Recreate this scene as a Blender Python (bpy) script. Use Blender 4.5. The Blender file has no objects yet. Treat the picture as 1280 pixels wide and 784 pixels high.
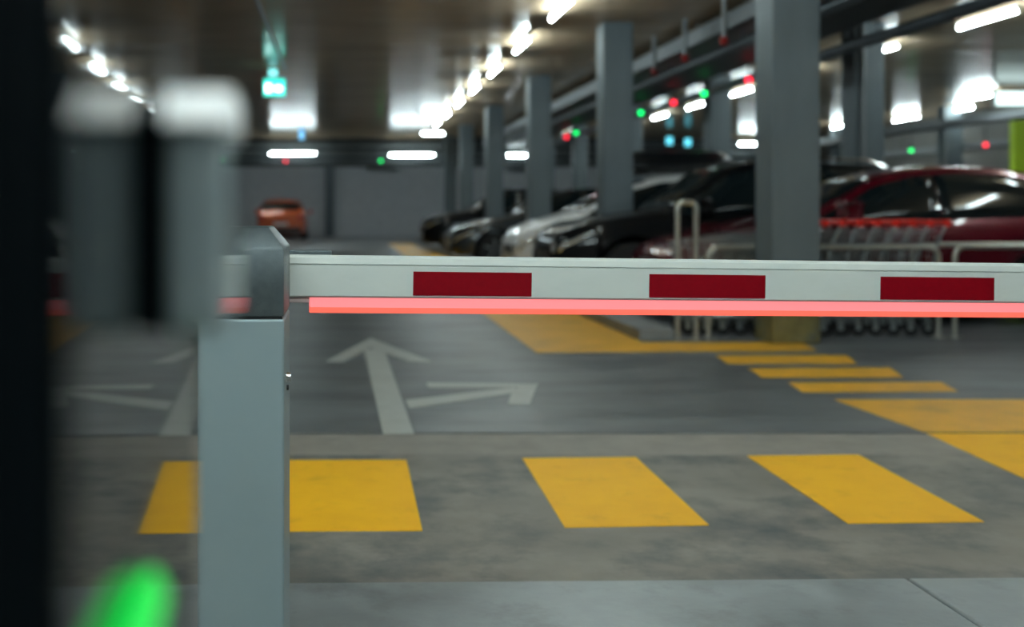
import bpy, bmesh, math, random
from mathutils import Vector, Matrix
random.seed(7)
S = bpy.context.scene
COL = S.collection
PI = math.pi

# ------------------------------------------------------------------ camera facts
# level camera looking straight down the drive aisle (+Y), lens shifted to the right and down
F = 1400.0                 # focal length in pixels of a 1280 px wide frame
VX, VY = 428.0, 263.0      # vanishing point of the aisle
H = 1.08                   # camera height (m)
CEIL = 3.5

def pt(px, py, d):         # point at depth d
    return Vector(((px - VX) * d / F, d, H - (py - VY) * d / F))
def flo(px, py, z=0.0):    # point on the floor
    return pt(px, py, F * (H - z) / (py - VY))
def atz(px, py, z):        # point at height z
    return pt(px, py, F * (z - H) / (VY - py))

# ------------------------------------------------------------------ materials
MATS = {}
def mat(name, col, rough=.5, metal=0., var=0., scale=8., bump=0., bscale=60., emit=None, estr=0.,
        spec=.5, coat=0., stretch=(1, 1, 1), rvar=0., alpha=None, dirt=None, dirt_amt=0., dscale=2., dpos=(.52, .72)):
    if name in MATS: return MATS[name]
    m = bpy.data.materials.new(name); m.use_nodes = True
    nt = m.node_tree; N = nt.nodes; L = nt.links
    b = N['Principled BSDF']
    b.inputs['Base Color'].default_value = (*col, 1)
    b.inputs['Roughness'].default_value = rough
    b.inputs['Metallic'].default_value = metal
    b.inputs['Specular IOR Level'].default_value = spec
    b.inputs['Coat Weight'].default_value = coat
    b.inputs['Coat Roughness'].default_value = .04
    tc = N.new('ShaderNodeTexCoord'); mp = N.new('ShaderNodeMapping')
    mp.inputs['Scale'].default_value = stretch
    L.new(tc.outputs['Object'], mp.inputs['Vector'])
    last = None
    if var > 0:
        n = N.new('ShaderNodeTexNoise'); n.inputs['Scale'].default_value = scale
        n.inputs['Detail'].default_value = 6; n.inputs['Roughness'].default_value = .62
        L.new(mp.outputs[0], n.inputs['Vector'])
        r = N.new('ShaderNodeValToRGB')
        r.color_ramp.elements[0].position = .3; r.color_ramp.elements[1].position = .7
        r.color_ramp.elements[0].color = (*[max(0, c * (1 - var)) for c in col], 1)
        r.color_ramp.elements[1].color = (*[min(1, c * (1 + var)) for c in col], 1)
        L.new(n.outputs['Fac'], r.inputs[0]); last = r.outputs[0]
        if rvar:
            mr = N.new('ShaderNodeMapRange')
            mr.inputs['From Min'].default_value = .3; mr.inputs['From Max'].default_value = .7
            mr.inputs['To Min'].default_value = max(.02, rough - rvar); mr.inputs['To Max'].default_value = rough + rvar
            L.new(n.outputs['Fac'], mr.inputs[0]); L.new(mr.outputs[0], b.inputs['Roughness'])
        if dirt:
            n2 = N.new('ShaderNodeTexNoise'); n2.inputs['Scale'].default_value = dscale
            n2.inputs['Detail'].default_value = 9; n2.inputs['Roughness'].default_value = .7
            L.new(mp.outputs[0], n2.inputs['Vector'])
            r2 = N.new('ShaderNodeValToRGB')
            r2.color_ramp.elements[0].position, r2.color_ramp.elements[1].position = dpos
            r2.color_ramp.elements[0].color = (0, 0, 0, 1); r2.color_ramp.elements[1].color = (dirt_amt,) * 3 + (1,)
            L.new(n2.outputs['Fac'], r2.inputs[0])
            mx = N.new('ShaderNodeMixRGB'); mx.inputs[2].default_value = (*dirt, 1)
            L.new(r2.outputs[0], mx.inputs[0]); L.new(last, mx.inputs[1]); last = mx.outputs[0]
        L.new(last, b.inputs['Base Color'])
    if bump > 0:
        n = N.new('ShaderNodeTexNoise'); n.inputs['Scale'].default_value = bscale; n.inputs['Detail'].default_value = 4
        L.new(mp.outputs[0], n.inputs['Vector'])
        bp = N.new('ShaderNodeBump'); bp.inputs['Strength'].default_value = bump; bp.inputs['Distance'].default_value = .01
        L.new(n.outputs['Fac'], bp.inputs['Height']); L.new(bp.outputs[0], b.inputs['Normal'])
    if emit:
        b.inputs['Emission Color'].default_value = (*emit, 1); b.inputs['Emission Strength'].default_value = estr
    MATS[name] = m
    return m

M_floor = mat('floor_epoxy', (.142, .155, .163), .39, var=.32, scale=1.3, bump=.05, bscale=30, rvar=.08, spec=.42,
              stretch=(.45, 1.6, 1), dirt=(.055, .06, .066), dirt_amt=.9, dscale=1.5, dpos=(.43, .66))
M_apron = mat('apron_concrete', (.215, .202, .178), .55, spec=.35, var=.34, scale=2.6, bump=.10, bscale=90, rvar=.1,
              dirt=(.07, .082, .088), dirt_amt=1., dscale=1.9, dpos=(.46, .66))
M_band = mat('joint_band', (.26, .242, .215), .6, var=.14, scale=5, bump=.1, bscale=90, dirt=(.12, .11, .1), dirt_amt=.4, dscale=4)
M_groove = mat('joint_groove', (.03, .03, .03), .8, var=.2)
M_steel = mat('threshold_steel', (.26, .29, .30), .38, metal=.45, var=.22, scale=4, bump=.06, bscale=40, rvar=.1,
              dirt=(.12, .12, .115), dirt_amt=.5, dscale=5)
M_yellow = mat('yellow_paint', (1., .50, .012), .55, var=.06, scale=6, bump=.08, bscale=120, spec=.25,
               dirt=(.55, .27, .02), dirt_amt=.5, dscale=7, dpos=(.55, .75))
M_yellow2 = mat('yellow_paint_worn', (.80, .41, .02), .45, spec=.35, var=.14, scale=3, bump=.05, bscale=60,
                dirt=(.30, .20, .06), dirt_amt=.5, dscale=1.6)
M_white_paint = mat('white_road_paint', (.46, .48, .45), .5, var=.12, scale=6, dirt=(.25, .26, .25), dirt_amt=.5, dscale=3)
M_conc = mat('column_concrete', (.118, .146, .162), .55, var=.16, scale=2.5, bump=.06, bscale=40, stretch=(1, 1, .35))
M_wall = mat('wall_block', (.36, .375, .40), .7, var=.08, scale=3)
M_wall2 = mat('wall_side', (.15, .148, .14), .7, var=.1, scale=2)
M_dark = mat('dark_services', (.022, .028, .032), .5, var=.2, scale=3)
M_pipe = mat('dark_pipe', (.055, .07, .08), .45, metal=.3, var=.15)
M_tray = mat('galvanised_tray', (.20, .215, .225), .5, metal=.4, var=.15, scale=9)
M_galv = mat('galvanised_tube', (.47, .47, .42), .33, metal=.75, var=.12, scale=12)
M_red_metal = mat('red_sprinkler', (.35, .02, .02), .4, var=.1)
M_black = mat('black_plastic', (.012, .014, .016), .45, var=.2, scale=30)
M_tube = mat('tube_light', (.9, .9, .9), .4, emit=(.80, .98, 1.), estr=70)
M_house = mat('lamp_housing', (.55, .57, .57), .5, var=.05)

def ceiling_mat():
    m = mat('ceiling_board', (.45, .335, .225), .17, var=.16, scale=1.3, stretch=(.5, 2.2, 1), spec=.03)
    nt = m.node_tree; N = nt.nodes; L = nt.links; b = N['Principled BSDF']
    tc = N.new('ShaderNodeTexCoord')
    sx = N.new('ShaderNodeSeparateXYZ'); L.new(tc.outputs['Object'], sx.inputs[0])
    cb = N.new('ShaderNodeCombineXYZ')
    mu = N.new('ShaderNodeMath'); mu.operation = 'MULTIPLY'; mu.inputs[1].default_value = .06
    L.new(sx.outputs['X'], mu.inputs[0]); L.new(mu.outputs[0], cb.inputs['X']); L.new(sx.outputs['Y'], cb.inputs['Y'])
    n = N.new('ShaderNodeTexNoise'); n.inputs['Scale'].default_value = 1.5; n.inputs['Detail'].default_value = 1.5
    L.new(cb.outputs[0], n.inputs['Vector'])
    bp = N.new('ShaderNodeBump'); bp.inputs['Strength'].default_value = .4; bp.inputs['Distance'].default_value = .04
    L.new(n.outputs['Fac'], bp.inputs['Height']); L.new(bp.outputs[0], b.inputs['Normal'])
    return m
M_ceil = ceiling_mat()

# ------------------------------------------------------------------ mesh builder
class MB:
    def __init__(s): s.bm = bmesh.new(); s.bev = False
    def box(s, c0, c1, bev=0., seg=2, mtx=None):
        x0, y0, z0 = c0; x1, y1, z1 = c1
        t = bmesh.new(); bmesh.ops.create_cube(t, size=1)
        for v in t.verts:
            v.co = Vector(((x0 + x1) / 2 + v.co.x * (x1 - x0), (y0 + y1) / 2 + v.co.y * (y1 - y0), (z0 + z1) / 2 + v.co.z * (z1 - z0)))
        if bev > 0:
            s.bev = True
            bmesh.ops.bevel(t, geom=t.edges[:], offset=bev, segments=seg, profile=.5, affect='EDGES')
        s._add(t, mtx); return s
    def _add(s, t, mtx=None):
        if mtx is not None: bmesh.ops.transform(t, matrix=mtx, verts=t.verts[:])
        me = bpy.data.meshes.new('tmp'); t.to_mesh(me); t.free(); s.bm.from_mesh(me); bpy.data.meshes.remove(me)
    def tube(s, pts, r, n=8, cap=True):
        pts = [Vector(p) for p in pts]; rings = []
        up = None
        for i, p in enumerate(pts):
            a = pts[max(0, i - 1)]; b = pts[min(len(pts) - 1, i + 1)]
            d = (b - a).normalized()
            if up is None:
                up = Vector((0, 0, 1)) if abs(d.z) < .9 else Vector((1, 0, 0))
            u = (up - d * up.dot(d)).normalized(); w = d.cross(u); up = u
            rr = r[i] if isinstance(r, (list, tuple)) else r
            rings.append([s.bm.verts.new(p + u * math.cos(2 * PI * k / n) * rr + w * math.sin(2 * PI * k / n) * rr) for k in range(n)])
        for i in range(len(rings) - 1):
            for k in range(n):
                s.bm.faces.new((rings[i][k], rings[i][(k + 1) % n], rings[i + 1][(k + 1) % n], rings[i + 1][k]))
        if cap:
            s.bm.faces.new(rings[0][::-1]); s.bm.faces.new(rings[-1])
        return s
    def lathe(s, prof, c, axis='Z', n=24):     # prof: (radius, along)
        rings = []
        for r, a in prof:
            ring = []
            for k in range(n):
                q = 2 * PI * k / n; u, w = r * math.cos(q), r * math.sin(q)
                p = {'Z': (u, w, a), 'Y': (w, a, u), 'X': (a, u, w)}[axis]
                ring.append(s.bm.verts.new(Vector(c) + Vector(p)))
            rings.append(ring)
        for i in range(len(rings) - 1):
            for k in range(n):
                s.bm.faces.new((rings[i][k], rings[i][(k + 1) % n], rings[i + 1][(k + 1) % n], rings[i + 1][k]))
        s.bm.faces.new(rings[0][::-1]); s.bm.faces.new(rings[-1])
        return s
    def prism(s, pts, vec):                   # extrude polygon by vec
        vec = Vector(vec)
        a = [s.bm.verts.new(Vector(p)) for p in pts]; b = [s.bm.verts.new(Vector(p) + vec) for p in pts]
        n = len(a)
        s.bm.faces.new(a[::-1]); s.bm.faces.new(b)
        for i in range(n): s.bm.faces.new((a[i], a[(i + 1) % n], b[(i + 1) % n], b[i]))
        return s
    def grid(s, rows):
        V = [[s.bm.verts.new(Vector(p)) for p in r] for r in rows]
        for i in range(len(V) - 1):
            for k in range(len(V[0]) - 1):
                s.bm.faces.new((V[i][k], V[i][k + 1], V[i + 1][k + 1], V[i + 1][k]))
        return V
    def build(s, name, m, parent=None, smooth=True, ang=40):
        bmesh.ops.recalc_face_normals(s.bm, faces=s.bm.faces[:])
        if smooth:
            for f in s.bm.faces: f.smooth = True
            for e in s.bm.edges:
                if len(e.link_faces) == 2 and e.calc_face_angle(0) > math.radians(ang): e.smooth = False
        me = bpy.data.meshes.new(name); s.bm.to_mesh(me); s.bm.free()
        me.materials.append(m)
        o = bpy.data.objects.new(name, me); COL.objects.link(o)
        if parent: o.parent = parent
        if smooth and s.bev:
            wn = o.modifiers.new('weighted', 'WEIGHTED_NORMAL'); wn.keep_sharp = True
        return o

def rods(parent, items, m, n=6):          # every rod a part of its own
    for p, q, r in items: MB().tube([p, q], r, n).build('hanger', m, parent)
def tag(o, label, cat=None, group=None, kind=None):
    o['label'] = label
    if cat: o['category'] = cat
    if group: o['group'] = group
    if kind: o['kind'] = kind
    return o
def empty(name, loc=(0, 0, 0), rz=0):
    o = bpy.data.objects.new(name, None); COL.objects.link(o)
    o.location = loc; o.rotation_euler = (0, 0, rz); o.empty_display_size = .1
    return o
def copy_tree(o, parent=None):
    c = o.copy(); COL.objects.link(c)
    if parent: c.parent = parent
    for ch in [x for x in list(COL.objects) if x.parent == o]: copy_tree(ch, c)
    return c
def struct(o, label=None):
    o['kind'] = 'structure'
    if label: o['label'] = label
    return o

# ------------------------------------------------------------------ the setting
X0, X1, Y0, Y1 = -7.0, 15.6, -7.0, 46.0
YJ = flo(800, 541).y       # expansion joint
YB = flo(800, 569).y       # near edge of the pale band
YK = flo(800, 732).y       # steel threshold
struct(MB().box((X0, YJ, -.2), (X1, Y1, 0)).build('floor', M_floor))
struct(MB().box((X0, Y0, -.2), (X1, YB, 0)).build('floor_apron', M_apron), 'worn brownish concrete apron under the barrier arm')
struct(MB().box((X0, YB, -.2), (X1, YJ - .034, .001)).build('trim_1', M_band), 'pale concrete band along the floor joint')
struct(MB().box((X0, YJ - .034, -.2), (X1, YJ, -.012)).build('trim_2', M_groove), 'dark expansion joint across the floor')
k = MB()
xs = [X0, -2.2, -.25, flo(1180, 760).x, 3.6, 5.6, X1]
ka = flo(362, 735); kb = flo(1280, 728); sl = (kb.y - ka.y) / (kb.x - ka.x)
for a, b in zip(xs[:-1], xs[1:]):
    ya = ka.y + sl * (a - ka.x); yb = ka.y + sl * (b - ka.x)
    if a < -2.5: ya = yb
    if b > 5.7: yb = ya
    k.prism([(a + .004, ya - .42, -.05), (b - .004, yb - .42, -.05), (b - .004, yb, -.05), (a + .004, ya, -.05)], (0, 0, .066))
ko = k.build('trim_3', M_steel)
bv = ko.modifiers.new('bevel', 'BEVEL'); bv.width = .008; bv.segments = 2
struct(ko, 'pale steel threshold strip across the floor in front')
struct(MB().box((X0, Y0, CEIL), (X1, Y1, CEIL + .2)).build('ceiling', M_ceil))
struct(MB().box((X0 - .2, Y1, -.2), (X1 + .2, Y1 + .2, CEIL + .2)).build('wall_back', M_wall))
struct(MB().box((X0 - .2, Y0 - .2, -.2), (X1 + .2, Y0, CEIL + .2)).build('wall_front', M_wall2))
struct(MB().box((X0 - .2, Y0, -.2), (X0, Y1, CEIL + .2)).build('wall_left', M_wall2))
struct(MB().box((X1, Y0, -.2), (X1 + .2, Y1, CEIL + .2)).build('wall_right', M_wall2))
# course lines of the back wall
bl = MB()
for i in range(1, 14): bl.box((X0, Y1 - .006, i * .25), (X1, Y1, i * .25 + .012))
struct(bl.build('wall_back_joints', mat('mortar', (.25, .26, .28), .8, var=.1)))
# dropped beam in front of the back wall
struct(MB().box((X0, 37.6, 2.55), (X1, 38.1, CEIL)).build('beam', M_dark), 'dark dropped beam across the far end of the garage')
# raised kerb under the car noses
kx0, kx1, ky = 2.45, 2.74, 9.25
kk = MB().box((kx0, ky, 0), (kx1, 36.5, .1), .012)
tag(struct(kk.build('kerb_island', mat('kerb_concrete', (.22, .235, .24), .5, var=.15, scale=4))), 'long low concrete kerb in front of the parked car noses', 'kerb')

# columns: (left x, near y)
CS = .39
cols = [(3.475, 9.05, 'grey concrete column nearest the barrier, standing at the trolley bay'),
        (3.34, 14.35, 'grey concrete column hiding the middle of the white car'),
        (3.34, 20.0, 'grey concrete column standing just behind the nose of the white car'),
        (3.34, 25.9, 'grey concrete column beside the grey car with bright headlights'),
        (3.34, 31.7, 'distant grey column fifth along the row of parked cars'),
        (3.34, 36.6, 'distant grey column last in the row of parked cars'),
        (6.56, 14.35, 'grey column with pale pipe rising behind the red car roof'),
        (6.56, 20.0, 'grey column rising behind the black car roof'),
        (6.56, 25.9, 'distant grey column behind the dark roof box'),
        (6.56, 31.7, 'distant grey column in second row, left of the second near column'),
        (6.56, 36.6, 'furthest grey column of the second row'),
        (13.96, 25.9, 'grey column with pale edge near the right wall behind the red car'),
        (13.96, 31.7, 'slim distant column left of the column with pale pipe')]
col_proto = None
for i, (x, y, lab) in enumerate(cols):
    o = MB().box((0, 0, 0), (CS, CS, CEIL), .02, 2).build('column', M_conc)
    o.location = (x, y, 0); struct(o, lab); o['category'] = 'column'
    if i == 0:
        p = MB()
        t = .003
        p.box((-t, -t, 0), (CS + t, CS + t, .34), .02, 2)
        p.build('painted_base', mat('faded_yellow_base', (.17, .145, .05), .6, var=.35, scale=7, dirt=(.10, .11, .10), dirt_amt=.9, dscale=5), o)['label'] = 'worn faded yellow paint band'
    if i in (6, 11):
        MB().tube([(.10 if i == 6 else -.04, -.03, 0), (.10 if i == 6 else -.04, -.03, CEIL)], .028, 10).build('pipe', M_tray, o)['label'] = 'pale grey drain pipe'
p = pt(412, 250, Y1)
o = MB().box((p.x - .19, Y1 - .3, 0), (p.x + .19, Y1, CEIL), .02).build('column', M_pipe)
struct(o, 'dark pilaster on the far wall right of the orange car'); o['category'] = 'column'

# ------------------------------------------------------------------ floor markings
ZP = .003
def paint(px, name, lab, cat, m, group=None, z=ZP):
    P = [flo(*q) if len(q) == 2 else Vector(q) for q in px]
    o = MB().prism([(p.x, p.y, 0) for p in P], (0, 0, z)).build(name, m, smooth=False)
    return tag(o, lab, cat, group)
paint([(322, 576), (508, 575.5), (528, 664), (317, 665)], 'crossing_stripe', 'yellow floor stripe touching the grey barrier cabinet', 'floor marking', M_yellow, 'yellow stripes under the barrier arm')
paint([(653, 573.5), (795, 572), (886, 657), (706, 660)], 'crossing_stripe', 'middle yellow floor stripe under the barrier arm', 'floor marking', M_yellow, 'yellow stripes under the barrier arm')
paint([(934, 570.5), (1073, 569), (1230, 653), (1060, 655)], 'crossing_stripe', 'right-hand yellow floor stripe under the barrier arm', 'floor marking', M_yellow, 'yellow stripes under the barrier arm')
g2 = 'small yellow crossing stripes beyond the floor joint'
paint([(895, 445), (1058, 444.5), (1071, 455), (909, 455)], 'crossing_stripe', 'farthest small yellow stripe, next to the yellow kerb zone', 'floor marking', M_yellow2, g2)
paint([(935, 461), (1112, 460), (1129, 472), (952, 472)], 'crossing_stripe', 'middle small yellow stripe of the crossing', 'floor marking', M_yellow2, g2)
paint([(985, 479), (1176, 478), (1197, 489.5), (1003, 490.5)], 'crossing_stripe', 'nearest small yellow stripe, next to the large yellow area', 'floor marking', M_yellow2, g2)
yl = 1.47
far = 36.0
e0 = flo(672, 441)
paint([(yl, far, 0), (yl, e0.y, 0), flo(1020, 438.5), flo(1004, 430), (kx0 + 1.1, ky - .1, 0), (kx0, ky - .1, 0), (kx0, 24, 0), (2.2, far, 0)],
      'kerb_zone_marking', 'long yellow painted zone along the kerb of the parked cars', 'floor marking', M_yellow2)
a = flo(1043, 500); b = flo(1155, 540.5)
paint([a, (9.5, a.y + .03, 0), (9.5, b.y, 0), b], 'hatched_area_marking', 'large yellow floor area right, beyond the joint', 'floor marking', M_yellow2)
c = flo(1158, 542.5); d = flo(1281, 599)
paint([c, (7.5, c.y, 0), (7.5, d.y - .5, 0), (2.9, d.y - .12, 0), d], 'hatched_area_marking', 'yellow floor area at the right edge, on the pale band', 'floor marking', M_yellow)
# lane arrow
ar = MB()
def poly(q, dz=0): ar.prism([(flo(*p).x, flo(*p).y, 0) for p in q], (0, 0, ZP + dz))
poly([(479, 542.5), (517.5, 542.5), (480, 437), (455, 437)])
poly([(463, 423), (408, 452), (430, 452.5), (462, 434)], .0004)
poly([(463, 423), (462, 434), (512, 452.5), (540, 453)], .0007)
poly([(507, 501), (512, 511), (643, 492), (643, 485)], .001)
poly([(533, 479.5), (536, 485), (656, 485), (672, 481)], .0013)
poly([(672, 480), (641, 487), (635, 506), (662, 506.5)], .0016)
tag(ar.build('lane_arrow', M_white_paint, smooth=False), 'white lane arrow pointing straight on and right', 'floor marking')

# ------------------------------------------------------------------ lamps
def lamp(loc, rz, lab, group=None, ln=1.25, hang=.24):
    r = empty('tube_lamp', loc, rz); tag(r, lab, 'lamp', group)
    if not hasattr(lamp, 'm'): lamp.m = {}
    key = (round(ln, 2), round(hang, 2))
    if key not in lamp.m:
        t = MB(); h_ = ln / 2
        t.tube([(0, -h_, 0), (0, -h_ + .01, 0), (0, h_ - .01, 0), (0, h_, 0)], [.012, .021, .021, .012], 12)
        hs = MB(); hs.box((-.018, -h_ - .03, .045), (.018, h_ + .03, .075), .005)
        hs.box((-.018, -h_ - .03, -.02), (.018, -h_ - .002, .05), .004); hs.box((-.018, h_ + .002, -.02), (.018, h_ + .03, .05), .004)
        lamp.m[key] = [t.build('tube', M_tube, r), hs.build('housing', M_house, r)] + \
            [MB().tube([(0, s * h_ * .7, .07), (0, s * h_ * .7, hang)], .006, 6).build('hanger', M_tray, r) for s in (-1, 1)]
        return r
    for o in lamp.m[key]:
        c = o.copy(); c.parent = r; COL.objects.link(c)
    return r
ZL = 3.40
ords = ['nearest', 'second', 'third', 'fourth', 'fifth', 'sixth', 'seventh', 'eighth', 'ninth', 'tenth', 'eleventh', 'twelfth', 'thirteenth', 'fourteenth']
def row(x, ys, rowname, group, vis):
    n = 0
    for y in ys:
        if vis(y):
            lab = f'{ords[n]} hanging tube lamp in view in {rowname}'; n += 1
        else:
            lab = f'hanging tube lamp overhead, outside the picture, in {rowname}'
        o = lamp((x, y, ZL), 0, lab, group if vis(y) else group + ' out of view', hang=CEIL - ZL)
row(2.535, [12.98 + 2.81 * k for k in range(-6, 7)], 'the row above the drive aisle', 'tube lamps over the drive aisle', lambda y: y > 12)
row(7.84, [13.62 + 2.80 * k for k in range(-4, 8)], 'the row above the red and black cars', 'tube lamps over the parked cars', lambda y: y > 12.5)
for px, py, lab in ((1225, 121, 'hanging tube lamp beside the lit sign box at the right'), (1198, 137, 'hanging tube lamp in front of the column near the right wall'),
                    (1133, 148, 'hanging tube lamp right of the column with the pale pipe'), (1053, 157, 'hanging tube lamp over the slim distant column')):
    lamp(atz(px, py, ZL), 0, lab, 'tube lamps near the right wall', hang=CEIL - ZL)
for y in (11, 14, 17, 32.5): lamp((13.2, y, ZL), 0, 'hanging tube lamp outside the picture near the right wall', 'right tube lamps out of view', hang=CEIL - ZL)
row(-4.6, [-2 + 2.75 * k for k in range(0, 5)], 'the added left-hand fill row', 'added fill lamps at the left', lambda y: False)  # unseen lamp row added as fill light from the left
for y in (-.9, -.1, .7):  # unseen lamps added overhead to light the barrier front and near floor
    for x in (-2.1, -.7, .7, 2.1): lamp((x, y, ZL), PI / 2, 'added crosswise fill lamp overhead, outside the picture, lighting the barrier', 'added fill lamps above the camera', hang=CEIL - ZL)
for x in (-5.5, -3, -.5, 2, 4.5, 7, 10, 13): lamp((x, 41.0, ZL), PI / 2, 'added crosswise fill lamp hidden behind the dark far beam', 'added fill lamps behind the far beam', hang=CEIL - ZL)  # hidden lamps added to brighten the back wall
g = 'crosswise tube lamps at the far end'
for px, py, w, lab in ((366, 192, 64, 'crosswise tube lamp above the orange car'), (515, 194, 62, 'crosswise tube lamp left of the distant columns'),
                       (646, 194.5, 30, 'short crosswise tube lamp between distant columns'), (541, 167, 34, 'crosswise tube lamp at the end of the aisle lamp row'),
                       (713, 172, 22, 'small crosswise tube lamp under a green light'), (935, 180, 30, 'crosswise tube lamp glimpsed left of the nearest column')):
    d = {167: 31.5, 172: 34.5}.get(py, 36.5)
    p = pt(px, py, d)
    lamp(p, PI / 2, lab, g, ln=max(.5, (w - 8) * d / F), hang=CEIL - p.z)
# lit sign box at right
p = pt(1262, 124, 22)
r = empty('light_box', (p.x + .2, p.y, p.z)); tag(r, 'long white lit sign box high up at the right edge', 'sign')
MB().box((-.5, 0, -.15), (.9, .1, .17), .01).build('housing', M_house, r)
MB().box((-.47, -.012, -.12), (.87, 0, .14), .006).build('diffuser', mat('sign_diffuser', (.8, .8, .8), .4, emit=(.74, .98, .96), estr=2.), r)
MB().tube([(-.3, .05, .17), (-.3, .05, CEIL - p.z)], .012, 6).tube([(.7, .05, .17), (.7, .05, CEIL - p.z)], .012, 6).build('hanger', M_tray, r)

# exit sign
p = pt(343, 108, 19.0)
r = empty('exit_sign', p); tag(r, 'glowing green exit sign hanging from a rod above the aisle', 'sign')
M_exit = mat('exit_green', (.1, .5, .4), .4, emit=(.04, .88, .68), estr=1.6)
M_exitw = mat('exit_white', (.8, .9, .9), .4, emit=(.6, 1., .97), estr=6.)
MB().box((-.19, 0, -.17), (.19, .06, .17), .01).build('housing', M_house, r)
MB().box((-.18, -.012, -.16), (.18, -.001, .12), .004).build('green_panel', M_exit, r)
w = MB()
w.prism([(-.15, -.016, -.10), (-.05, -.016, -.10), (-.05, -.016, .04), (-.15, -.016, .04)], (0, .003, 0))
w.prism([(.0, -.016, -.08), (.07, -.016, -.08), (.07, -.016, -.11), (.15, -.016, -.04), (.07, -.016, .03), (.07, -.016, 0), (0, -.016, 0)], (0, .003, 0))
w.build('pictogram', M_exitw, r, smooth=False)['label'] = 'white arrow and door panel'
MB().box((-.10, -.01, .17), (.05, .05, .29), .01).build('top_lamp', mat('exit_top', (.3, .6, .6), .4, emit=(.25, .85, .85), estr=1.5), r)
MB().tube([(0, .03, .17), (0, .03, CEIL - p.z)], .012, 6).build('hanger', M_tray, r)
# conduit on ceiling
p0 = atz(312, -20, CEIL - .05)
tag(MB().tube([(p0.x, 6, CEIL - .03), (p0.x, 19, CEIL - .03)], .022, 8).build('ceiling_conduit', mat('grey_conduit', (.22, .24, .25), .45, var=.1)),
    'thin grey conduit along the ceiling up to the exit sign', 'conduit')
# guidance lights
def led(px, py, z, col, lab, grp, s=3.5, rad=.045):
    p = atz(px, py, z)
    r = empty('guidance_light', p); tag(r, lab, 'indicator light', grp)
    ms = mat('led_' + col, (.2, .2, .2), .4, emit={'green': (.0, .85, .16), 'red': (1., .02, .05), 'blue': (.16, .55, 1.), 'cyan': (.1, .75, .95)}[col], estr=s)
    MB().lathe([(rad * math.cos(q), rad * math.sin(q)) for q in [-1.5 + .3 * i for i in range(11)]], (0, 0, 0), n=12).build('lens', ms, r)
    MB().lathe([(.05, .035), (.055, .05), (.03, .075)], (0, 0, 0), n=12).tube([(0, 0, .07), (0, 0, CEIL - p.z)], .007, 6).build('mount', M_dark, r)
gg, gr_ = 'green bay lights', 'red bay lights'
led(357, 201, 2.62, 'red', 'red bay light under the lamp above the orange car', gr_)
led(476, 201, 2.62, 'green', 'green bay light in front of the far wall', gg)
led(801, 141, 2.9, 'green', 'green bay light right of the second column', gg)
led(880, 117, 2.9, 'green', 'green bay light left of the nearest column', gg)
led(720, 166, 2.9, 'green', 'distant green bay light beside a small tube lamp', gg)
led(1139, 188, 2.5, 'green', 'green bay light above the red car roof', gg)
led(936, 100, 2.9, 'red', 'red bay light close to the nearest column', gr_)
led(842, 128, 2.9, 'red', 'faint red bay light between two green ones', gr_)
led(708, 171, 2.9, 'red', 'distant red bay light beside a small tube lamp', gr_)
led(1232, 181, 2.5, 'red', 'red bay light near the right wall', gr_)
for px, py, c, lab in ((377, 168, 'blue', 'small blue sign light before the far beam'), (837, 176, 'cyan', 'small cyan sign light, left of a pair'), (860, 178, 'cyan', 'small cyan sign light, right of a pair')):
    p = pt(px, py, 34); r = empty('sign_light', p); tag(r, lab, 'sign')
    ms = mat('led_' + c + '_sign', (.2, .2, .2), .4, emit={'blue': (.18, .55, .9), 'cyan': (.12, .72, .9)}[c], estr=1.6)
    w_, h_ = (.07, .15) if c == 'blue' else (.09, .11)
    MB().box((-w_, 0, -h_), (w_, .03, h_), .01).build('face', ms, r)
    MB().box((-w_ - .01, .03, -h_ - .01), (w_ + .01, .07, h_ + .01), .005).tube([(0, .05, h_), (0, .05, CEIL - p.z)], .01, 6).build('housing', M_dark, r)
# pale hanging boards under the far lamps
for px, py, w_, lab in ((478, 211, 42, 'pale blank board hanging before the far wall'), (645, 211, 24, 'small pale board hanging between distant columns')):
    p = pt(px, py, 38.6); hw_ = w_ * 38.6 / F / 2
    b = MB().box((-hw_, 0, -.13), (hw_, .04, .13), .01); 
    for s in (-.7, .7): b.tube([(s * hw_, .02, .12), (s * hw_, .02, CEIL - p.z)], .01, 6)
    o = b.build('hanging_board', mat('pale_board', (.42, .46, .48), .5, var=.06)); o.location = p; tag(o, lab, 'sign')

# ------------------------------------------------------------------ ducts and pipes along the aisle
t = MB()
ty0, ty1 = 3.0, 37.0
t.box((4.52, ty0, 3.2), (4.545, ty1, 3.40)); t.box((4.52, ty0, 3.2), (4.95, ty1, 3.215)); t.box((4.925, ty0, 3.2), (4.95, ty1, 3.40))
tr = t.build('cable_tray', M_tray, smooth=False); tag(tr, 'pale galvanised cable tray along the ceiling beside the column row', 'cable tray')
b = MB()
for i in range(12): b.tube([(4.6 + .026 * i, ty0, 3.235 + .012 * (i % 3)), (4.6 + .026 * i, ty1, 3.235 + .012 * (i % 3))], .011, 6)
b.build('cables', M_black, tr)
rods(tr, [((x, ty0 + .8 + 2.1 * i, 3.38), (x, ty0 + .8 + 2.1 * i, CEIL), .008) for i in range(17) for x in (4.53, 4.94)], M_pipe)
o = MB().box((5.05, ty0, 3.12), (5.72, ty1, 3.42), .02).build('air_duct', M_dark, smooth=False)
tag(o, 'wide dark air duct running along the ceiling above the parked cars', 'duct')
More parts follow.
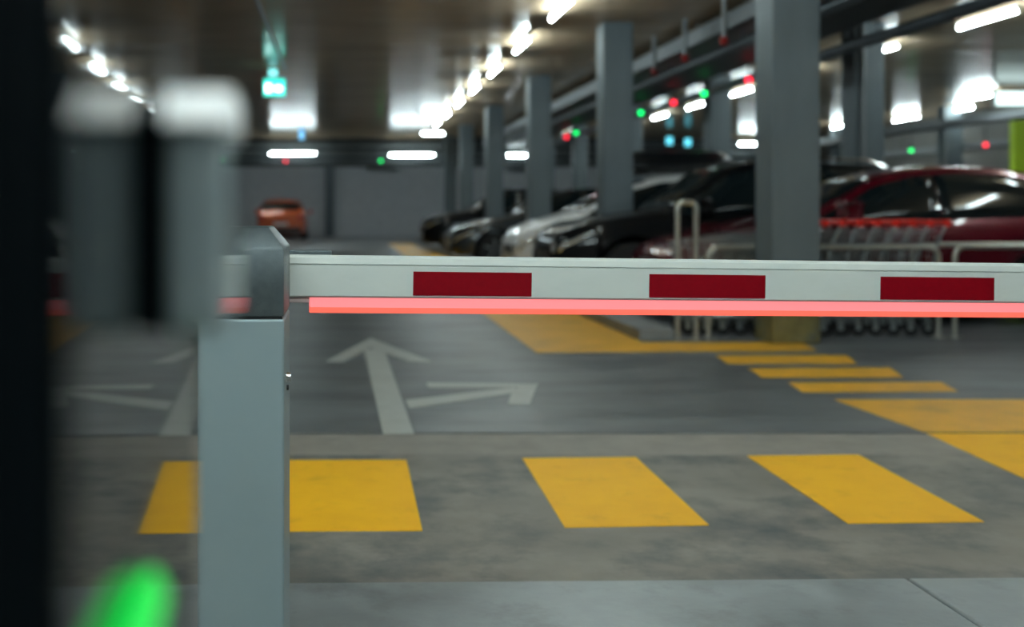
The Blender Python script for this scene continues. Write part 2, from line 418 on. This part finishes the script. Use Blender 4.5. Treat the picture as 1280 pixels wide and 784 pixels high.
for x, z, r_, lab in ((4.72, 3.05, .045, 'thin dark pipe under the pale cable tray'), (6.3, 3.12, .045, 'thin dark pipe right of the thick blue grey pipe'), (5.95, 3.0, .07, 'thick blue grey pipe under the edge of the air duct')):
    o = MB().tube([(x, ty0, z), (x, ty1, z)], r_, 12).build('ceiling_pipe', M_pipe)
    rods(o, [((x, ty0 + 1.5 + 2.9 * i, z + r_ * .9), (x, ty0 + 1.5 + 2.9 * i, 3.205 if x < 5 else 3.12 if x < 5.7 else CEIL), .012) for i in range(12)], M_pipe)
    tag(o, lab, 'pipe')
for i, (y, lab) in enumerate(((12.7, 'red sprinkler head on drop pipe nearest the big column'), (14.15, 'middle red sprinkler head on drop pipe'), (15.55, 'farthest of three red sprinkler heads on drop pipes'))):
    r = empty('ceiling_sprinkler', (4.33, y, 3.0)); tag(r, lab, 'sprinkler', 'sprinklers beside the cable tray')
    MB().tube([(0, 0, .04), (0, 0, CEIL - 3.0)], .03, 10).build('drop_pipe', mat('grey_conduit', (.22, .24, .25)), r)
    MB().lathe([(.012, .05), (.04, .04), (.05, .0), (.03, -.02), (.045, -.04), (.01, -.05)], (0, 0, 0), n=12).build('head', M_red_metal, r)
for x, z, lab in ((13.6, 2.95, 'upper galvanised tray along the right wall'), (14.6, 2.5, 'lower galvanised tray along the right wall')):
    t = MB().box((x, 13, z), (x + .02, 37.4, z + .16)).box((x, 13, z), (x + .35, 37.4, z + .015)).box((x + .33, 13, z), (x + .35, 37.4, z + .16))
    o = t.build('cable_tray', M_tray, smooth=False); tag(o, lab, 'cable tray', 'trays along the right wall')
    rods(o, [((x + .01, 14 + 2.6 * i, z + .15), (x + .01, 14 + 2.6 * i, CEIL), .02) for i in range(9)], M_tray)
for z, r_, y, lab in ((3.25, .07, 37.35, 'upper dark pipe across the far beam'), (2.98, .09, 37.3, 'middle dark pipe across the far beam'), (2.72, .06, 37.4, 'lower dark pipe across the far beam')):
    o = MB().tube([(X0 + .05, y, z), (X1 - .05, y, z)], r_, 10)
    for i in range(8): o.box((X0 + 1 + 2.9 * i, y, z - .02), (X0 + 1.05 + 2.9 * i, 37.61, z + .02))
    o = o.build('ceiling_pipe', mat('mid_pipe', (.10, .115, .12), .5, var=.1)); tag(o, lab, 'pipe', 'pipes across the far beam')
# lime totem
p = pt(1269, 150, 17)
r = empty('lime_totem', (p.x, 17, 0)); tag(r, 'lime green sign totem at the right edge behind the red car', 'sign')
MB().box((0, 0, .06), (.62, .16, p.z), .02).build('panel', mat('lime_green', (.42, .62, .01), .45, var=.05), r)
MB().box((-.06, -.08, 0), (.68, .24, .06), .01).build('base', M_pipe, r)

# ------------------------------------------------------------------ cars
def lerp_tab(tab, x):
    if x <= tab[0][0]: return tab[0][1]
    for (a, va), (b, vb) in zip(tab[:-1], tab[1:]):
        if x <= b:
            t = (x - a) / (b - a); t = t * t * (3 - 2 * t) * .35 + t * .65
            return va + (vb - va) * t
    return tab[-1][1]
M_glass = mat('car_glass', (.008, .014, .016), .05, spec=.7, var=.05)
M_tyre = mat('tyre', (.012, .012, .013), .75, var=.2)
M_rim = mat('rim', (.35, .37, .38), .3, metal=.8, var=.08)
M_lens = mat('headlight_lens', (.75, .8, .82), .06, metal=.75, var=.05)
M_tail = mat('tail_lens', (.35, .01, .012), .1, var=.1)
M_trim = mat('car_trim', (.014, .015, .016), .45, var=.1)
M_plate = mat('plate', (.6, .6, .58), .4, var=.03)
M_chrome = mat('chrome', (.7, .72, .73), .15, metal=1., var=.03)

def car(name, lab, loc, rz, paint, L=4.4, W=1.8, top=(), belt=(.80, .98), cowl=.27, roof0=.44, roof1=.80, tail=.95,
        bpost=.56, wheels=(.185, .80), R=.33, rails=False, tall=False, seat=False):
    root = empty(name, loc, rz); tag(root, lab, 'car')
    hw0 = W / 2; zb0 = .2
    wx = [w * L for w in wheels]
    def T(x): return lerp_tab(top, x / L)
    def HW(x):
        u = x / L
        k = 1.
        if u < .14: k -= .20 * ((.14 - u) / .14) ** 2.2
        if u > .86: k -= .14 * ((u - .86) / .14) ** 2.2
        return hw0 * k
    def ring(x):
        tz = T(x); hw = HW(x); be = min(belt[0] + (belt[1] - belt[0]) * x / L, tz - .05)
        zb = zb0 + (.12 if x < .03 * L else 0) * (1 - x / (.03 * L)) if x < .03 * L else zb0
        arch = zb
        for w in wx:
            d = abs(x - w)
            if d < R + .055: arch = max(arch, R + math.sqrt(max(0, (R + .055) ** 2 - d * d)) - .0)
        arch = min(arch, be - .14)
        g_ = tz - be
        sh = hw * .955
        re = max(.25, sh - .36 * g_ - .02)
        mid = max(arch + .03, zb0 + (be - zb0) * .5)
        return [(0, arch), (hw * .86, arch), (hw * .975, arch + min(.05, .3 * (mid - arch))), (hw, mid), (hw * .992, be - .09),
                (sh, be), (sh * .5 + re * .5 + .012, be + g_ * .5), (re, tz - min(.07, .28 * g_)), (re * .93, tz - min(.03, .12 * g_)), (re * .5, tz - .006), (0, tz)]
    n = 66
    xs = sorted(set([i / (n - 1) * L for i in range(n)] + [w + s * (R + .055) for w in wx for s in (-1, -.97, .97, 1)]))
    rows = []
    for x in xs:
        r = ring(x)
        rows.append([(x, y, z) for y, z in r] + [(x, -y, z) for y, z in r[-2:0:-1]])
    b = MB()
    V = [[b.bm.verts.new(Vector(p)) for p in r] for r in rows]
    m = len(V[0])
    for i in range(len(V) - 1):
        for k in range(m): b.bm.faces.new((V[i][k], V[i][(k + 1) % m], V[i + 1][(k + 1) % m], V[i + 1][k]))
    b.bm.faces.new(V[0]); b.bm.faces.new(V[-1][::-1])
    b.build('body', paint, root, ang=50)
    # side glass
    def side_pt(x, z, s, off=.007):
        r = ring(x); (y5, z5), (y6, z6), (y7, z7) = r[5], r[6], r[7]
        if z < z6: y = y5 + (y6 - y5) * (z - z5) / max(1e-4, z6 - z5)
        else: y = y6 + (y7 - y6) * (z - z6) / max(1e-4, z7 - z6)
        return (x, s * (y + off), z + off * .4)
    def side_win(xa, xb, s):
        rowsw = []
        for i in range(15):
            x = xa + (xb - xa) * i / 14
            r = ring(x); lo = r[5][1] + .035; hi = r[7][1] - .03
            if hi - lo < .015: hi = lo + .015
            rowsw.append([side_pt(x, lo + (hi - lo) * q / 4, s) for q in range(5)])
        g = MB(); g.grid(rowsw); o = g.build('side_window', M_glass, root)
        so = o.modifiers.new('solid', 'SOLIDIFY'); so.thickness = .012; so.offset = 0
    xa = None
    for i in range(200):
        x = L * i / 200; r = ring(x)
        if r[7][1] - r[5][1] > .11:
            if xa is None: xa = x
            xb = x
    xb = min(xb, tail * L)
    bp = bpost * L
    for s in (-1, 1):
        side_win(xa, bp - .006, s); side_win(bp + .006, xb, s)
    def top_win(x0, x1, nm):
        rw = []
        for i in range(9):
            x = x0 + (x1 - x0) * i / 8; r = ring(x); re = r[7][0] * .93
            dz = (T(x + .01) - T(x - .01)) / .02; nrm = Vector((-dz, 0, 1)).normalized() * .008
            rw.append([(x + nrm.x, re * q, T(x) - (.03 * abs(q) ** 3) + nrm.z) for q in (-1, -.75, -.4, 0, .4, .75, 1)])
        g = MB(); g.grid(rw); o = g.build(nm, M_glass, root)
        so = o.modifiers.new('solid', 'SOLIDIFY'); so.thickness = .012; so.offset = 0
    top_win((cowl + .015) * L, (roof0 - .02) * L, 'windscreen')
    top_win((roof1 + .02) * L, (tail - .01) * L, 'rear_window')
    # wheels
    for w in wx:
        for s in (-1, 1):
            y = s * (hw0 - .115)
            t = MB().lathe([(R * .62, -.1), (R * .93, -.1), (R, -.07), (R, .07), (R * .93, .1), (R * .62, .1)], (w, y, R), 'Y', 28).build('wheel', M_tyre, root)
            rm = MB().lathe([(R * .63, -.085), (R * .63, .085), (R * .55, .09), (R * .5, .06), (.06, .06), (.05, .085), (.01, .085)] if s > 0 else
                            [(R * .63, .085), (R * .63, -.085), (R * .55, -.09), (R * .5, -.06), (.06, -.06), (.05, -.085), (.01, -.085)], (w, y, R), 'Y', 24)
            for k in range(5):
                q = 2 * PI * k / 5 + .3
                rm.tube([(w + .04 * math.cos(q), y + s * .085, R + .04 * math.sin(q)), (w + R * .6 * math.cos(q), y + s * .082, R + R * .6 * math.sin(q))], .022, 6)
            rm.build('rim', M_rim, t)
    # front lamps follow the fender corner
    for s in (-1, 1):
        rw = []
        for i in range(8):
            x = L * (.012 + .085 * i / 7); hw = HW(x); be = ring(x)[5][1]
            top_z = be - .03; lo = be - .16 + .05 * i / 7
            rw.append([(x - .008, s * (hw * .985 + .008 - .02 * q), lo + (top_z - lo) * q / 3) for q in range(4)])
        g = MB(); g.grid(rw)
        x = L * .012; be = ring(x)[5][1]; hw = HW(x)
        o = g.build('headlight', M_lens, root); so = o.modifiers.new('solid', 'SOLIDIFY'); so.thickness = .03; so.offset = 0
        f = MB().box((-.012, s * hw * .93 - .13 * (s > 0), be - .16), (.03, s * hw * .93 + .13 * (s < 0), be - .05), .012).build('headlight', M_lens, root)
        rx = L; hwr = HW(rx * .985); tz = ring(L * .97)[5][1]
        MB().box((L * .955, s * hwr * .97 - .17 * (s > 0) , tz - .22), (L + .008, s * hwr * .97 + .17 * (s < 0), tz - .04), .02).build('tail_light', M_tail, root)
        # mirror
        mx = (cowl + .075) * L; r = ring(mx); mz = r[5][1] + .06
        mm = MB().box((mx - .06, s * (r[5][0] + .05) - .0, mz), (mx + .08, s * (r[5][0] + .22), mz + .15), .035, 3)
        mm.tube([(mx + .02, s * (r[5][0] - .03), mz - .02), (mx + .02, s * (r[5][0] + .08), mz + .04)], .025, 8)
        mm.build('wing_mirror', paint, root)
        for q in (bp - .22, bp + .80):
            r = ring(q); z = r[5][1] - .12
            MB().tube([(q, s * (r[4][0] + .004), z), (q + .03, s * (r[4][0] + .03), z), (q + .15, s * (r[4][0] + .03), z), (q + .18, s * (r[4][0] + .004), z)], .013, 8).build('door_handle', paint if not rails else M_chrome, root)
        if rails:
            pr = []
            for i in range(9):
                x = L * (roof0 + .05 + (roof1 - roof0 - .06) * i / 8); r = ring(x)
                pr.append((x, s * (r[8][0] - .01), r[8][1] + (.055 if 0 < i < 8 else .0)))
            MB().tube(pr, .017, 8).build('roof_rail', M_chrome, root)
        # sill
        MB().box((wx[0] + R + .1, s * hw0 * .9, .17), (wx[1] - R - .1, s * hw0 * .985, .27), .02).build('sill', M_trim, root)
    MB().box((-.012, -hw0 * .42, .46), (.05, hw0 * .42, .60), .02).build('grille', M_trim, root)
    MB().box((-.015, -hw0 * .62, .23), (.06, hw0 * .62, .40), .03).build('front_bumper', M_trim, root)
    MB().box((-.024, -.26, .38), (-.0, .26, .48), .004).build('number_plate', M_plate, root)
    MB().box((L - .1, -hw0 * .80, .21), (L + .02, hw0 * .80, .46), .03).build('rear_bumper', M_trim, root)
    MB().box((L - .01, -.26, .52), (L + .014, .26, .63), .004).build('number_plate', M_plate, root)
    return root

def paintm(n, c, metal=.3, rough=.25, coat=.8, spec=.5): return mat(n, c, rough, metal=metal, coat=coat, spec=spec, var=.04, scale=3)
hatch = [(0, .62), (.03, .74), (.10, .83), (.20, .94), (.29, 1.02), (.37, 1.22), (.46, 1.42), (.54, 1.50), (.62, 1.53), (.72, 1.52), (.82, 1.45), (.90, 1.30), (.96, 1.05), (1., .82)]
suv = [(0, .72), (.02, .86), (.08, .96), (.18, 1.03), (.27, 1.09), (.35, 1.34), (.43, 1.58), (.50, 1.645), (.62, 1.66), (.78, 1.63), (.88, 1.56), (.94, 1.36), (.98, 1.06), (1., .85)]
mpv = [(0, .66), (.03, .82), (.10, .95), (.18, 1.05), (.27, 1.26), (.36, 1.46), (.45, 1.56), (.58, 1.60), (.78, 1.58), (.90, 1.48), (.95, 1.25), (.98, 1.0), (1., .8)]
red = car('parked_car', 'dark red hatchback parked behind the shopping trolleys', (3.1, 11.38, 0), 0, paintm('red_paint', (.13, .004, .014)), 4.4, 1.74, hatch, (.86, 1.02), .29, .47, .80, .955, .58, seat=True)
blk = car('parked_car', 'black parked sport utility car with chrome roof rails behind the second column', (2.40, 13.41, 0), 0, paintm('black_paint', (.002, .0025, .0035), 0., .5, .45, .1), 4.6, 1.82, suv, (.92, 1.08), .27, .44, .84, .96, .55, R=.36, rails=True)
wht = car('parked_car', 'white parked car carrying a dark roof box', (2.36, 15.95, 0), 0, paintm('white_paint', (.82, .83, .83), 0., .35), 4.5, 1.78, mpv, (.82, 1.0), .18, .42, .84, .96, .53)
gry = car('parked_car', 'dark grey parked car with bright headlights beside the fourth column', (2.1, 22.3, 0), 0, paintm('grey_paint', (.05, .055, .06), .6), 4.4, 1.78, hatch, (.84, 1.0), .29, .47, .80, .955, .58)
bl2 = car('parked_car', 'black car parked farthest along the row, near the far wall', (2.1, 29.6, 0), 0, paintm('black_paint', (.002, .0025, .0035), 0., .5, .45, .1), 4.4, 1.80, suv, (.92, 1.06), .27, .44, .84, .96, .55, R=.35)
pc = pt(352, 299, 42.0)
org = car('parked_car', 'orange car seen from behind, parked against the far wall', (pc.x, 42.0 + 2.2, 0), -PI / 2, paintm('orange_paint', (.50, .085, .02), .2), 4.2, 1.86, hatch, (.84, .98), .29, .47, .845, .958, .58)
org.location = (pc.x, 45.6, 0)
# roof box
rb = MB()
rows = []
for i in range(13):
    u = i / 12; wv = math.sin(min(1, u * 3.2 + .12) * PI / 2) * (1 if u < .85 else 1 - .5 * ((u - .85) / .15) ** 2)
    hgt = .25 * wv + .01; wd = .40 * wv + .02
    rows.append([(u * 1.75, wd * math.cos(q), (hgt * max(0, math.sin(q)) ** .6 if math.sin(q) > 0 else -.06 * abs(math.sin(q)) ** .6 * wv)) for q in [2 * PI * k / 20 for k in range(20)]])
V = [[rb.bm.verts.new(Vector(p)) for p in r] for r in rows]
for i in range(12):
    for k in range(20): rb.bm.faces.new((V[i][k], V[i][(k + 1) % 20], V[i + 1][(k + 1) % 20], V[i + 1][k]))
rb.bm.faces.new(V[0]); rb.bm.faces.new(V[-1][::-1])
rr = empty('roof_box', (3.75, 15.95, 1.67)); tag(rr, 'black roof box on top of the white car', 'roof box')
rb.build('shell', mat('roof_box_black', (.010, .012, .014), .3, var=.1), rr)
cb = MB()
for x in (.45, 1.25): cb.tube([(x, -.52, -.085), (x, .52, -.085)], .022, 8); 
cb.build('crossbar', M_trim, rr)

# ------------------------------------------------------------------ shopping trolleys
M_wire = mat('trolley_wire', (.36, .40, .41), .3, metal=.8, var=.06)
M_red_plastic = mat('trolley_red', (.72, .022, .012), .35, var=.08)
def trolley():
    r = empty('shopping_trolley', (0, 0, 0))
    b = MB()
    # basket corners: nose x=.05, back x=.86
    def cor(u, v):  # u along length, v height 0..1 -> half width and z
        x = .05 + .81 * u; zt = .80 + .11 * u; zb_ = .56 - .10 * u + .02
        wt = .19 + .08 * u; wb = .16 + .07 * u
        return x + (.04 * (1 - v) * (1 - u)), wb + (wt - wb) * v, zb_ + (zt - zb_) * v
    for s in (-1, 1):
        for i in range(15):
            u = i / 14; p0 = cor(u, 0); p1 = cor(u, 1)
            b.tube([(p0[0], s * p0[1], p0[2]), (p1[0], s * p1[1], p1[2])], .003, 4, False)
        for v in (0, .25, .5, .75, 1):
            p0 = cor(0, v); p1 = cor(1, v)
            b.tube([(p0[0], s * p0[1], p0[2]), (p1[0], s * p1[1], p1[2])], .006 if v in (0, 1) else .003, 5, False)
    for i in range(9):
        q = -1 + 2 * i / 8; p0 = cor(0, 0); p1 = cor(0, 1); pb = cor(1, 0)
        b.tube([(p1[0], q * p1[1], p1[2]), (p0[0], q * p0[1], p0[2]), (pb[0], q * pb[1], pb[2])], .003, 4, False)
    for v in (0, .33, .66, 1):
        p = cor(0, v); b.tube([(p[0], -p[1], p[2]), (p[0], p[1], p[2])], .005, 5, False)
    b.build('basket', M_wire, r)
    f = MB()
    for s in (-1, 1):
        f.tube([(.06, s * .13, .14), (.10, s * .15, .17), (.80, s * .25, .17), (.84, s * .26, .22), (.80, s * .25, .46), (.90, s * .27, .86), (.96, s * .27, .97)], .012, 8)
        f.tube([(.35, s * .19, .17), (.12, s * .17, .56)], .009, 6)
    f.tube([(.10, -.15, .17), (.10, .15, .17)], .010, 6); f.tube([(.8, -.25, .46), (.8, .25, .46)], .009, 6)
    f.build('frame', M_wire, r)
    sf = MB()
    for i in range(7):
        q = -.2 + .4 * i / 6; sf.tube([(.86, q, .90), (.74, q * .95, .66)], .003, 4, False)
    for u in (0, .5, 1): sf.tube([(.86 - .12 * u, -.21, .9 - .24 * u), (.86 - .12 * u, .21, .9 - .24 * u)], .004, 4, False)
    sf.build('child_seat_flap', M_wire, r)
    h = MB().tube([(.965, -.275, .975), (.965, .275, .975)], .024, 10)
    for s in (-1, 1): h.box((.93, s * .275 - .02, .94), (.985, s * .275 + .02, 1.0), .008)
    h.build('handle', M_red_plastic, r)['label'] = 'red plastic push handle'
    for x, y in ((.10, .15), (.78, .245)):
        for s in (-1, 1):
            w = MB().lathe([(.02, -.016), (.055, -.016), (.06, -.01), (.06, .01), (.055, .016), (.02, .016)], (x + .03, s * y, .06), 'Y', 16).build('wheel', M_tyre, r)
            MB().box((x - .005, s * y - .022, .05), (x + .045, s * y - .017, .16), .002).box((x - .005, s * y + .017, .05), (x + .045, s * y + .022, .16), .002).box((x - .01, s * y - .022, .14), (x + .045, s * y + .022, .165), .003).build('castor_fork', M_wire, w)
    return r
NT = 10
proto = trolley()
tl = ['front trolley of the nested row, its basket poking out left of the big column'] + \
     [f'{ords[i]} shopping trolley from the left in the nested row by the big column' for i in range(1, NT - 1)] + \
     ['rear trolley of the nested row, its red handle in front of the red car door']
for i in range(NT):
    o = proto if i == 0 else copy_tree(proto)
    o.location = (2.87 + .15 * i, 9.86, 0)
    tag(o, tl[i], 'shopping trolley', 'nested shopping trolleys in the corral')

# corral rails
def hoop(xa, xb, y, z, r, lab, rad=.09, name='corral_rail', mid=None):
    P = [(xa, y, .0), (xa, y, z - rad)]
    for i in range(1, 6): q = PI / 2 * i / 6; P.append((xa + rad - rad * math.cos(q), y, z - rad + rad * math.sin(q)))
    P += [(xa + rad, y, z), (xb - rad, y, z)]
    for i in range(1, 6): q = PI / 2 * i / 6; P.append((xb - rad + rad * math.sin(q), y, z - rad + rad * math.cos(q)))
    P += [(xb, y, z - rad), (xb, y, 0)]
    root = empty(name, (0, 0, 0))
    MB().tube(P, r, 12).build('rail', M_galv, root)
    for x in (xa, xb):
        MB().lathe([(.06, 0), (.06, .008), (r + .006, .012)], (x, y, 0), n=16).build('base_plate', M_galv, root)
    if mid: MB().tube([(xa, y, mid), (xb, y, mid)], r * .8, 10).build('cross_bar', M_galv, root)
    tag(root, lab, 'rail')
    return root
hoop(2.80, 2.955, 9.36, 1.145, .022, 'tall narrow galvanised hoop at the kerb end, left of the trolleys', .055, 'guard_hoop')
hoop(3.11, 5.06, 9.51, .768, .022, 'long low galvanised rail in front of the trolleys')
hoop(5.20, 7.1, 9.51, .775, .022, 'low galvanised rail at the right edge before the red car')
hoop(5.21, 7.1, 10.25, .765, .022, 'low galvanised rail behind, close to the red car')

# ------------------------------------------------------------------ barrier
M_body = mat('barrier_grey', (.185, .24, .262), .42, metal=.15, var=.05, scale=3, bump=.03, bscale=400)
M_cap = mat('hammered_cap', (.075, .095, .105), .33, metal=.5, var=.12, scale=60, bump=.25, bscale=520)
M_boom = mat('boom_white', (.425, .46, .446), .42, var=.05, scale=7, dirt=(.36, .38, .37), dirt_amt=.35, dscale=9, stretch=(.4, 1, 1))
M_refl = mat('reflective_red', (.165, .0005, .005), .4, var=.06, scale=60, spec=.15)
M_ledA = mat('led_pink', (.25, .06, .06), .5, emit=(.94, .235, .25), estr=.92)
M_ledB = mat('led_salmon', (.25, .06, .05), .5, emit=(1., .135, .085), estr=.98)
bx1 = -.118; bx0 = bx1 - .176; by0, by1 = 2.27, 2.512
bar = empty('parking_barrier', ((bx0 + bx1) / 2, (by0 + by1) / 2, 0))
tag(bar, 'grey boom barrier with white and red arm lowered across the lane', 'barrier')
ox, oy = bar.location.x, bar.location.y
wx_, wy_ = (bx1 - bx0) / 2, (by1 - by0) / 2
MB().box((-wx_, -wy_, 0.02), (wx_, wy_, .859), .006, 3).build('cabinet', M_body, bar)
MB().box((-wx_ - .02, -wy_ - .02, 0), (wx_ + .02, wy_ + .02, .02), .003).build('base_plate', M_tray, bar)
MB().box((-wx_ + .004, -wy_ + .004, .857), (wx_ - .004, wy_ - .004, .866)).build('seal', M_black, bar)
c = MB(); t = bmesh.new()
zs = [(.864, 0), (1.003, 0), (1.046, .036)]
rings = []
for z, i in zs:
    rings.append([t.verts.new((sx * (wx_ - i * .95), sy * (wy_ - i), z)) for sx, sy in ((-1, -1), (1, -1), (1, 1), (-1, 1))])
for a_, b_ in zip(rings[:-1], rings[1:]):
    for q in range(4): t.faces.new((a_[q], a_[(q + 1) % 4], b_[(q + 1) % 4], b_[q]))
t.faces.new(rings[0][::-1]); t.faces.new(rings[-1])
bmesh.ops.bevel(t, geom=t.edges[:], offset=.004, segments=2, profile=.5, affect='EDGES')
c._add(t); c.build('cap', M_cap, bar)
lz = H - (469 - VY) * 2.4 / F
lk = MB().lathe([(.011, wx_ - .002), (.011, wx_ + .004), (.009, wx_ + .009), (.003, wx_ + .009)], (0, -.02, lz), 'X', 16).build('lock', M_chrome, bar)
MB().lathe([(.006, wx_ - .002), (.006, wx_ + .004), (.003, wx_ + .005)], (0, -.02, lz - .022), 'X', 12).build('lock_screw', M_black, bar)
# boom: local frame with x along the arm
A = pt(389, 319, 2.535); B = pt(1280, 330, 2.72)
ex = (B - A).normalized(); ez = Vector((0, 0, 1)); ey = ez.cross(ex).normalized(); ez = ex.cross(ey)
mt = Matrix(((ex.x, ey.x, ez.x), (ex.y, ey.y, ez.y), (ex.z, ey.z, ez.z)))
boom_m = mt.to_4x4(); boom_m.translation = A - bar.location
BH = .0958; LH = .036
def bx(px):               # arm coordinate of an image column along the front top edge
    q = (px - VX) / F     # x = q*y on the arm line
    return (q * A.y - A.x) / (ex.x - q * ex.y)
bl_ = bx(362) - .10; LEN = 3.3
prof = [(0, -.022), (0, -BH + .004), (.004, -BH), (.040, -BH), (.044, -BH + .004), (.044, -.010), (.036, 0), (.012, 0), (.004, -.006), (.0012, -.0195), (.004, -.0200), (.004, -.0216)]
bm_ = MB(); bm_.prism([(bl_, y, z) for y, z in prof], (LEN - bl_, 0, 0))
boom = bm_.build('boom', M_boom, bar, ang=30); boom.matrix_local = boom_m
MB().box((LEN, -.001, -BH - .001), (LEN + .012, .045, .001), .004).build('end_cap', M_black, boom)
MB().box((bl_ - .01, .044, -BH - .015), (bl_ + .2, .075, .01), .004).build('arm_bracket', M_cap, boom)
zt = -.0345
pan = [(517, 665), (812, 957), (1101, 1243)]
cx = [(bx(a_), bx(b_)) for a_, b_ in pan]
per = (cx[2][0] - cx[0][0]) / 2; wid = cx[1][1] - cx[1][0]
for i in range(5):
    x = cx[0][0] + per * i; x2 = x + wid
    if i < 3: x, x2 = cx[i]
    MB().box((x, -.0012, -BH + .0065), (x2, .0008, zt)).build('reflective_panel', M_refl, boom, smooth=False)['label'] = 'dark red reflective panel'
# LED strip below
l0 = bx(389)
lp = [(.004, -BH), (.002, -BH - LH * .62), (.006, -BH - LH * .62), (.036, -BH - LH * .62), (.040, -BH)]
ls = MB().prism([(l0, y, z) for y, z in [(.006, -BH + .0005), (.0035, -BH - LH * .62), (.040, -BH - LH * .62), (.038, -BH + .0005)]], (LEN - l0 - .02, 0, 0)).build('light_strip', M_ledA, boom, smooth=False)
ls['label'] = 'glowing pink light strip'
lw = MB().prism([(l0, y, z) for y, z in [(.0035, -BH - LH * .62), (.008, -BH - LH * .98), (.014, -BH - LH), (.030, -BH - LH), (.036, -BH - LH * .98), (.040, -BH - LH * .62)]], (LEN - l0 - .02, 0, 0)).build('lower_lens', M_ledB, boom, smooth=False)
lw['label'] = 'glowing salmon red lower edge'
MB().box((bl_, .010, -BH - .013), (l0 - .001, .034, -BH + .001), .003).build('glow_tinted_channel', mat('pink_glow_tint', (.45, .36, .36), .4, var=.05), boom)  # pink colour stands in for the strip's red glow under the arm

# ------------------------------------------------------------------ ticket terminal (very near, out of focus)
th = math.atan(51 / F)
D = .0685
term = empty('ticket_terminal', (-D * math.cos(th), -D * math.sin(th), 0), th)
tag(term, 'black ticket terminal close by at the left edge with glossy side panel', 'ticket machine')
M_pan = mat('gloss_black_panel', (.003, .005, .006), .035, spec=.28, var=.05)
M_tblack = mat('terminal_black', (.0012, .003, .0045), .6, var=.1, spec=.06)
MB().box((-.34, .325, .04), (-.004, .735, 1.46), .012, 3).build('housing', M_tblack, term)
MB().box((-.36, .31, 0), (.0, .75, .04), .006).build('plinth', M_tray, term)
MB().box((-.004, .334, .2), (0, .727, 1.44), .0015).build('side_panel', M_pan, term, smooth=False)['label'] = 'glossy black mirror-like side panel'
hz0, hz1 = H - (418 - VY) * .51 / F, H + (VY - 109) * .507 / F
MB().box((0, .515, hz0 + .0005), (.008, .59, hz1 - .012), .002).build('slot', M_tblack, term)
rh = MB().box((.0065, .505, hz0), (.0353, .603, hz1 - .016), .007, 4).build('reader_hood', mat('hood_silver', (.27, .33, .36), .4, metal=.3, var=.05), term)
rh['label'] = 'silver grey reader hood'
MB().box((.0348, .512, hz0 + .007), (.0360, .600, hz1 - .024)).build('polished_face', mat('polished_face', (.03, .045, .04), .03, spec=1., var=.03), rh, smooth=False)
hc_ = MB().prism([(.006, y_, hz1 + z_) for y_, z_ in ((.501, -.0180), (.501, -.0160), (.505, -.011), (.518, .0), (.598, .001), (.605, -.004), (.605, -.0180))], (.0306, 0, 0)).build('hood_highlight_cap', mat('hood_highlight_white', (.93, .95, .97), .5, var=.02), rh)  # white colour and sloped front stand in for the overhead highlight
bb_ = hc_.modifiers.new('bevel', 'BEVEL'); bb_.width = .004; bb_.segments = 3
hc_['label'] = 'rounded top, white to stand in for a highlight'
gz = H - (768 - VY) * .45 / F
MB().tube([(.004, .385, gz - .006), (.006, .415, gz), (.006, .465, gz + .003), (.004, .485, gz + .005)], [.004, .008, .007, .003], 12).build('indicator_light', mat('green_indicator', (.01, .08, .02), .4, emit=(.0, .72, .06), estr=1.0), term)['label'] = 'glowing green indicator light'

# ------------------------------------------------------------------ camera and view
cam = bpy.data.cameras.new('camera'); co = bpy.data.objects.new('camera', cam); COL.objects.link(co)
co.location = (0, 0, H); co.rotation_euler = (PI / 2, 0, 0)
cam.sensor_fit = 'HORIZONTAL'; cam.sensor_width = 36; cam.lens = F / 1280 * 36
cam.shift_x = (640 - VX) / 1280; cam.shift_y = -(392 - VY) / 1280
cam.clip_start = .02; cam.clip_end = 200
cam.dof.use_dof = True; cam.dof.focus_distance = 2.55; cam.dof.aperture_fstop = 2.05
S.camera = co
w = bpy.data.worlds.new('world'); S.world = w; w.use_nodes = True
w.node_tree.nodes['Background'].inputs[0].default_value = (.01, .012, .013, 1)
S.view_settings.view_transform = 'Standard'; S.view_settings.look = 'None'
S.view_settings.gamma = 1; S.view_settings.exposure = .1; S.view_settings.use_curve_mapping = False
